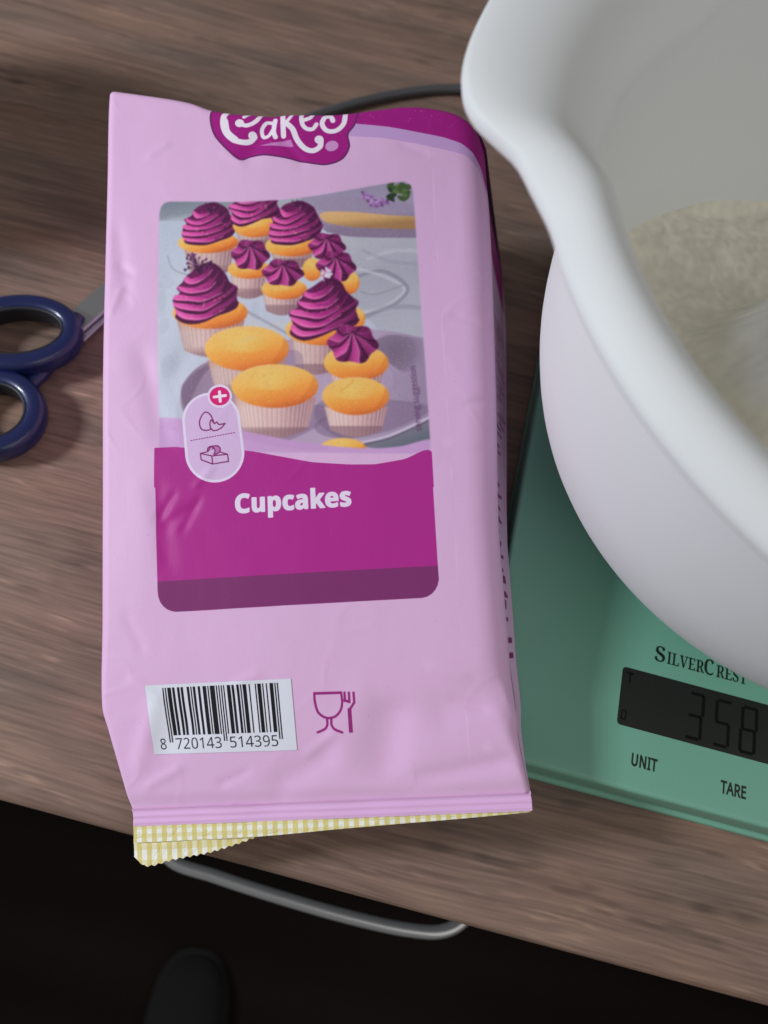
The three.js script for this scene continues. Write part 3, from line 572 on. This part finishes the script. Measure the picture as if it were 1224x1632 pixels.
function drawBarcode(c, w, h) {
  c.fillStyle = tone(206, 210, 226); c.fillRect(0, 0, w, h);
  const L = ['0001101', '0011001', '0010011', '0111101', '0100011', '0110001', '0101111', '0111011', '0110111', '0001011'], G = L.map((s) => [...s].reverse().map((b) => 1 - b).join('')), R = L.map((s) => [...s].map((b) => 1 - b).join(''));
  const digits = '8720143514395', parity = ['LLLLLL', 'LLGLGG', 'LLGGLG', 'LLGGGL', 'LGLLGG', 'LGGLLG', 'LGGGLL', 'LGLGLG', 'LGLGGL', 'LGGLGL'][8];
  let bits = '101'; for (let i = 0; i < 6; i++) bits += (parity[i] === 'L' ? L : G)[+digits[i + 1]];
  bits += '01010'; for (let i = 7; i < 13; i++) bits += R[+digits[i]]; bits += '101';
  const x0 = w * 0.115, mw = w * 0.795 / 95, ink = '#101014';
  c.fillStyle = ink;
  for (let i = 0; i < 95; i++) if (bits[i] === '1') { const guard = i < 3 || i > 91 || (i > 44 && i < 50); c.fillRect(x0 + i * mw, h * 0.05, mw * 1.06, h * (guard ? 0.79 : 0.69)); }
  c.font = '96px sans-serif'; c.textBaseline = 'alphabetic';
  const put = (t, x, wd) => { c.save(); c.translate(x, h * 0.935); c.scale(wd / c.measureText(t).width, 1); c.fillText(t, 0, 0); c.restore(); };
  put('8', w * 0.045, 44); put('720143', x0 + mw * 4.5, mw * 40); put('514395', x0 + mw * 50, mw * 41.5);
}
const crinkle = dataTex(512, 512, (x, y) => {
  const r = (q, k, o) => 1 - Math.abs(noise.noise(x / q, y / q, o)) * k;
  return 0.5 + 0.18 * Math.max(0, r(60, 6, 1.2)) * sm(0, 0.4, noise.noise(x / 90, y / 110, 7.7)) + 0.12 * noise.noise(x / 26, y / 40, 3.3) + 0.03 * noise.noise(x / 5, y / 5, 9.1);
});
crinkle.repeat.set(1.2, 2.2);
const paper = (map) => phys({ bumpMap: crinkle, bumpScale: 0.0004, ...(map && { map }), color: map ? lin(1, 1, 1) : new THREE.Color(PINK.replace(/rgba\((\d+),(\d+),(\d+).*/, 'rgb($1,$2,$3)')), roughness: 0.5, specularIntensity: 0.5 });
const bag = thing('cake_mix_bag', 'pink paper bag of cake mix with cupcake picture lying on the worktop', 'bag');
const FRONT = canvasTex(CW, CH, drawFront);
{
  const ROUND = 7;                                                 // how far the front wraps over its left, right and top creases
  const edgeDrop = (k) => [Math.sin(k * Math.PI / 2), 1 - Math.cos(k * Math.PI / 2)];
  // columns: left wrap, face, right wrap; rows: seal up to the top crease, then over it
  const NU = 150, NV = 250;
  const front = grid(NU, NV, (s, t) => {
    const tt = Math.min(1, t / 0.97), over = Math.max(0, (t - 0.97) / 0.03);
    const s0 = 0.02, s1 = 0.93;
    let b = SB + (233 - SB) * tt;
    const L = bagL(b), R = bagR(b), rr = lerp(2, 10, sm(6, 40, b)), lr = lerp(0.8, 2.2, sm(6, 60, b));
    let a, n = 0;
    if (s < s0) { const k = 1 - s / s0, [q, w] = edgeDrop(k); a = L + lr - lr * q; n = -lr * w; } else if (s > s1) { const k = (s - s1) / (1 - s1), [q, w] = edgeDrop(k); a = R - rr + rr * q; n = -rr * 0.9 * w; } else a = lerp(L + lr, R - rr, (s - s0) / (s1 - s0));
    const T = bagT(a) - 3, flat = a;
    b = SB + (T - SB) * tt;
    n += faceN(a, b);
    let bb = b, vb = b;
    if (over > 0) { const [q, w] = edgeDrop(over); bb = T + 3 * q; n -= 4 * w; vb = T + 4.5 * over; }
    const p = bagPt(a, bb, n);
    const ua = s > s1 ? R - rr + rr * 1.5 * (s - s1) / (1 - s1) : flat;
    return [...p, (ua + 76) / 140, (vb + 12) / 264];
  });
  part(bag, 'front_panel', front, paper(FRONT));
  const rr = (b) => lerp(2, 10, sm(6, 40, b)) * 0.9, lr = (b) => lerp(0.8, 2.2, sm(6, 60, b));
  // right gusset: from the front's wrap down to the back edge, creased inwards
  const sideTex = canvasTex(256, 1024, (c, w, h) => {
    c.fillStyle = PINK; c.fillRect(0, 0, w, h);
    c.fillStyle = tone(150, 25, 125); c.beginPath(); c.moveTo(0, 0); c.lineTo(w, 0); c.lineTo(w, 120); c.quadraticCurveTo(w * 0.6, 95, 0, 78); c.fill();
    c.fillStyle = tone(120, 30, 100);
    for (let k = 0; k < 26; k++) { const y = 190 + k * 11.5; if (k % 6 !== 5) c.fillRect(170 - (k * 37 % 60), y, 40 + (k * 53 % 60), 4); }
    for (let k = 0; k < 18; k++) c.fillRect(40 + (k * 31 % 40), 520 + k * 14 + (k % 3) * 5, 60 + (k * 41 % 90), 6);
    c.fillRect(60, 800, 150, 9); c.fillRect(60, 824, 150, 9); c.fillRect(60, 700, 120, 7); c.fillRect(60, 740, 90, 12);
  });
  const topB = (a) => bagT(a);
  part(bag, 'side_panel', grid(14, 160, (s, t) => {
    const b = SB + (topB(bagR(220)) - 3 - SB) * t, A = bagR(b), p = bagPt(A, b, -rr(b) + faceN(A, b)), q = backPt(A, b, 1);
    const k = s, dent = Math.sin(Math.PI * k) * lerp(0.2, 1.2, sm(0, 60, b)) + 0.5 * noise.noise(b / 15, s * 2, 3.3) * Math.sin(Math.PI * k);
    return [lerp(p[0], q[0], k) - E1.x * dent, lerp(p[1], q[1], k), lerp(p[2], q[2], k) - E1.z * dent, k, t];
  }), paper(sideTex));
  part(bag, 'side_panel', grid(14, 160, (s, t) => {
    const b = SB + (topB(-70.2) - 3 - SB) * t, A = bagL(b), p = bagPt(A, b, -lr(b) + faceN(A, b)), q = backPt(A, b, 0), dent = -Math.sin(Math.PI * s) * lerp(0.4, 4, sm(0, 60, b));
    return [lerp(p[0], q[0], s) - E1.x * dent, lerp(p[1], q[1], s), lerp(p[2], q[2], s) - E1.z * dent];
  }), paper());
  part(bag, 'back_panel', grid(60, 120, (s, t) => {
    const b0 = SB + 230 * t, a = lerp(bagL(b0), bagR(b0), s), b = SB + (topB(a) - 3 - SB) * t;
    return backPt(a, b, s);
  }), paper());
  part(bag, 'folded_end', grid(90, 14, (s, t) => {
    const lo = bagL(240) + 0.1, hi = 59.6, a = lerp(lo, hi, s), T = topB(a), p = bagPt(a, T, -4 + faceN(a, T - 3)), q = backPt(a, T - 3, s), out = 4 * Math.sin(Math.PI * t);
    return [lerp(p[0], q[0], t) + E2.x * out, lerp(p[1], q[1], t), lerp(p[2], q[2], t) + E2.z * out];
  }), paper());
  // the crimped seal below the front
  const cr = (b) => 0.1 * Math.cos((b - 0.2) * Math.PI * 2 / 1.9);
  part(bag, 'seal_strip', grid(120, 40, (s, t) => {
    const b = -2.7 + 4.9 * t, a = lerp(bagL(Math.max(0, b)), bagR(Math.max(0, b)), s);
    return bagPt(a, b, -0.75 + cr(b) + 0.35 * noise.noise(a / 14, 1.5, b / 8) + 0.25 * sm(1.8, 2.2, b));
  }), phys({ color: new THREE.Color(tone(212, 172, 219).replace(/rgba\((\d+),(\d+),(\d+).*/, 'rgb($1,$2,$3)')), roughness: 0.3 }));
  // checked paper behind the seal, longer than the front, its cut edge in teeth
  const gingham = canvasTex(512, 512, (c) => {
    c.fillStyle = tone(238, 239, 232); c.fillRect(0, 0, 512, 512);
    c.fillStyle = 'rgba(226,202,92,0.62)';
    for (let k = 0; k < 8; k++) { c.fillRect(k * 64, 0, 32, 512); }
    c.fillStyle = 'rgba(226,206,110,0.35)';
    for (let k = 0; k < 8; k++) c.fillRect(0, k * 64, 512, 32);
  });
  gingham.wrapS = gingham.wrapT = THREE.RepeatWrapping;
  const check = paper(gingham);
  const strip = table([[-59.7, -7.5], [-48, -7.4], [-30, -7.2], [-20, -7.0], [0, -5.9], [20, -5.0], [38, -4.2], [50, -3.6], [57.6, -3.2]]);
  part(bag, 'checked_strip', grid(160, 12, (s, t) => {
    const a = lerp(-59.5, 57.5, s), b = lerp(-2.3, strip(a), t);
    return [...bagPt(a, b, -1.0 - 0.5 * t + 0.25 * noise.noise(a / 9, b / 4, 2.2)), a / 24, b / 20];
  }), check);
  const flapB = table([[-59.8, -11.6], [-56.3, -14.3], [-48.3, -12.9], [-37.2, -11.2], [-26.1, -8.3], [-21.5, -6.7]]);
  part(bag, 'checked_flap', grid(200, 14, (s, t) => {
    const a = lerp(-59.7, -21.5, s), tooth = 0.55 * (2 * Math.abs(((a / 2.1) % 1 + 1) % 1 - 0.5) - 0.5), end = flapB(a) + tooth * sm(-59, -56, a) * t;
    const b = lerp(-4.5, end, t);
    return [...bagPt(a, b, -2.0 - 1.4 * Math.sin(t * Math.PI * 0.5) + 0.8 * sm(0.25, 0.4, t) + 0.3 * noise.noise(a / 8, b / 5, 6.2)), a / 24 + 0.2, b / 46 + 0.4];
  }), check);
  // barcode sticker, a fifth of a millimetre thick, following the paper
  const c00 = sheet(233, 1092), c10 = sheet(465, 1081), c11 = sheet(474, 1195), c01 = sheet(247, 1202), toAB = ([x, y]) => [x / PX - 76, 252 - y / PX];
  const [A00, A10, A11, A01] = [c00, c10, c11, c01].map(toAB);
  const label = canvasTex(900, 450, drawBarcode);
  part(bag, 'barcode_label', grid(60, 30, (s, t) => {
    const a = lerp(lerp(A01[0], A11[0], s), lerp(A00[0], A10[0], s), t), b = lerp(lerp(A01[1], A11[1], s), lerp(A00[1], A10[1], s), t);
    return [...bagPt(a, b, faceN(a, b) + 0.2), s, t];
  }), phys({ map: label, roughness: 0.35 }));
}

// ------------------------------------------------------------------ scissors beside the bag
{
  const sc = thing('scissors', 'blue handled scissors lying on the worktop left of the bag', 'scissors');
  const blue = phys({ color: lin(0.007, 0.013, 0.075), roughness: 0.32, clearcoat: 0.3 }), lining = std({ color: lin(0.012, 0.012, 0.016), roughness: 0.5 }), steel = std({ color: lin(0.55, 0.55, 0.56), metalness: 0.95, roughness: 0.3 });
  const loop = (cx, cz, rx, rz, turn, y0, y1, w, inner) => grid(72, 16, (s, t) => {           // an oval ring of rounded section
    const a = s * Math.PI * 2, q = t * Math.PI * 2, off = inner ? 0 : 0;
    const h = (y1 - y0) / 2, ex = Math.sign(Math.cos(q)) * Math.abs(Math.cos(q)) ** 0.7 * w / 2, ey = Math.sign(Math.sin(q)) * Math.abs(Math.sin(q)) ** 0.7 * h;
    const x = (rx + ex + off) * Math.cos(a), z = (rz + ex + off) * Math.sin(a), c = Math.cos(turn), d = Math.sin(turn);
    return [cx + x * c - z * d, y0 + h + ey, cz + x * d + z * c];
  });
  const rings = [[-148.5, -152.5, 19.5, 13.5, rad(-22), 2.5, 12], [-143.5, -119.6, 14.6, 14.2, rad(20), 0.6, 10]];
  for (const [cx, cz, rx, rz, tu, y0, y1] of rings) {
    const h = part(sc, 'handle', loop(cx, cz, rx, rz, tu, y0, y1, 7.2), blue);
    part(h, 'handle_lining', loop(cx, cz, rx - 3.1, rz - 3.1, tu, y0 + 0.6, y1 - 0.8, 1.9), lining);
  }
  const arm = (pts, r) => new THREE.TubeGeometry(new THREE.CatmullRomCurve3(pts.map((p) => new THREE.Vector3(...p))), 40, r, 12);
  part(sc, 'shank', arm([[-131.5, 6.5, -156], [-132.5, 6, -162], [-132.8, 5.4, -168]], 3.4), blue);
  part(sc, 'shank', arm([[-139, 4, -132], [-136, 3.3, -143], [-133.5, 3.1, -155], [-131.5, 3.2, -166]], 2.8), blue);
  const blade = (x0, z0, x1, z1, y, w) => {
    const L = Math.hypot(x1 - x0, z1 - z0), s = new THREE.Shape([[0, -w / 2], [L * 0.75, -w / 2], [L, w * 0.35], [L * 0.9, w / 2], [0, w / 2]].map((p) => new THREE.Vector2(...p)));
    const g = new THREE.ExtrudeGeometry(s, { depth: 1.1, bevelEnabled: true, bevelThickness: 0.3, bevelSize: 0.5, bevelSegments: 2 });
    g.rotateX(-Math.PI / 2); g.rotateY(-Math.atan2(z1 - z0, x1 - x0)); g.translate(x0, y, z0);
    return g;
  };
  part(sc, 'blade', blade(-133.6, -164, -111, -222, 4.4, 8.6), steel);
  part(sc, 'blade', blade(-131.6, -162, -110.5, -223, 2.2, 8), steel);
  const pin = new THREE.CylinderGeometry(3, 3, 4, 20); pin.translate(-124.5, 4.6, -187); part(sc, 'pivot_screw', pin, steel);
}

// ------------------------------------------------------------------ cable behind the bag; an unseen lidded pot, added to cast the shadow at the top left
{
  const cable = thing('power_cable', 'dark grey power cable curving behind the pink bag towards the bowl', 'cable');
  const path = new THREE.CatmullRomCurve3([[-96, -283], [-84, -303], [-71, -317], [-58, -329], [-44, -339.5], [-30, -348], [-16, -354], [2, -359], [24, -361], [52, -359], [90, -352]].map(([x, z]) => new THREE.Vector3(x, 2.4, z)));
  part(cable, 'cable_sheath', new THREE.TubeGeometry(path, 140, 2.3, 14), phys({ color: lin(0.085, 0.085, 0.09), roughness: 0.34 }));
  const pot = thing('added_shadow_jar', 'unseen white jar with a round lid added to cast the top left shadow', 'jar');
  const prof = [[0, 0], [42, 0], [46, 3], [48, 14], [48, 52], [46, 58], [43, 60]].map((p) => new THREE.Vector2(...p)), lid = [[0, 74], [7, 73], [9, 68], [28, 67], [43, 63], [45, 60], [0, 60]].map((p) => new THREE.Vector2(...p));
  for (const [nm, pr] of [['jar_body', prof], ['lid', lid]]) { const g = new THREE.LatheGeometry(pr, 64); g.scale(1.1, 1.4, 1.1); g.translate(-276, 0, -206); part(pot, nm, g, std({ color: lin(0.6, 0.6, 0.58), roughness: 0.4 })); }
}

renderer.render(scene, camera);
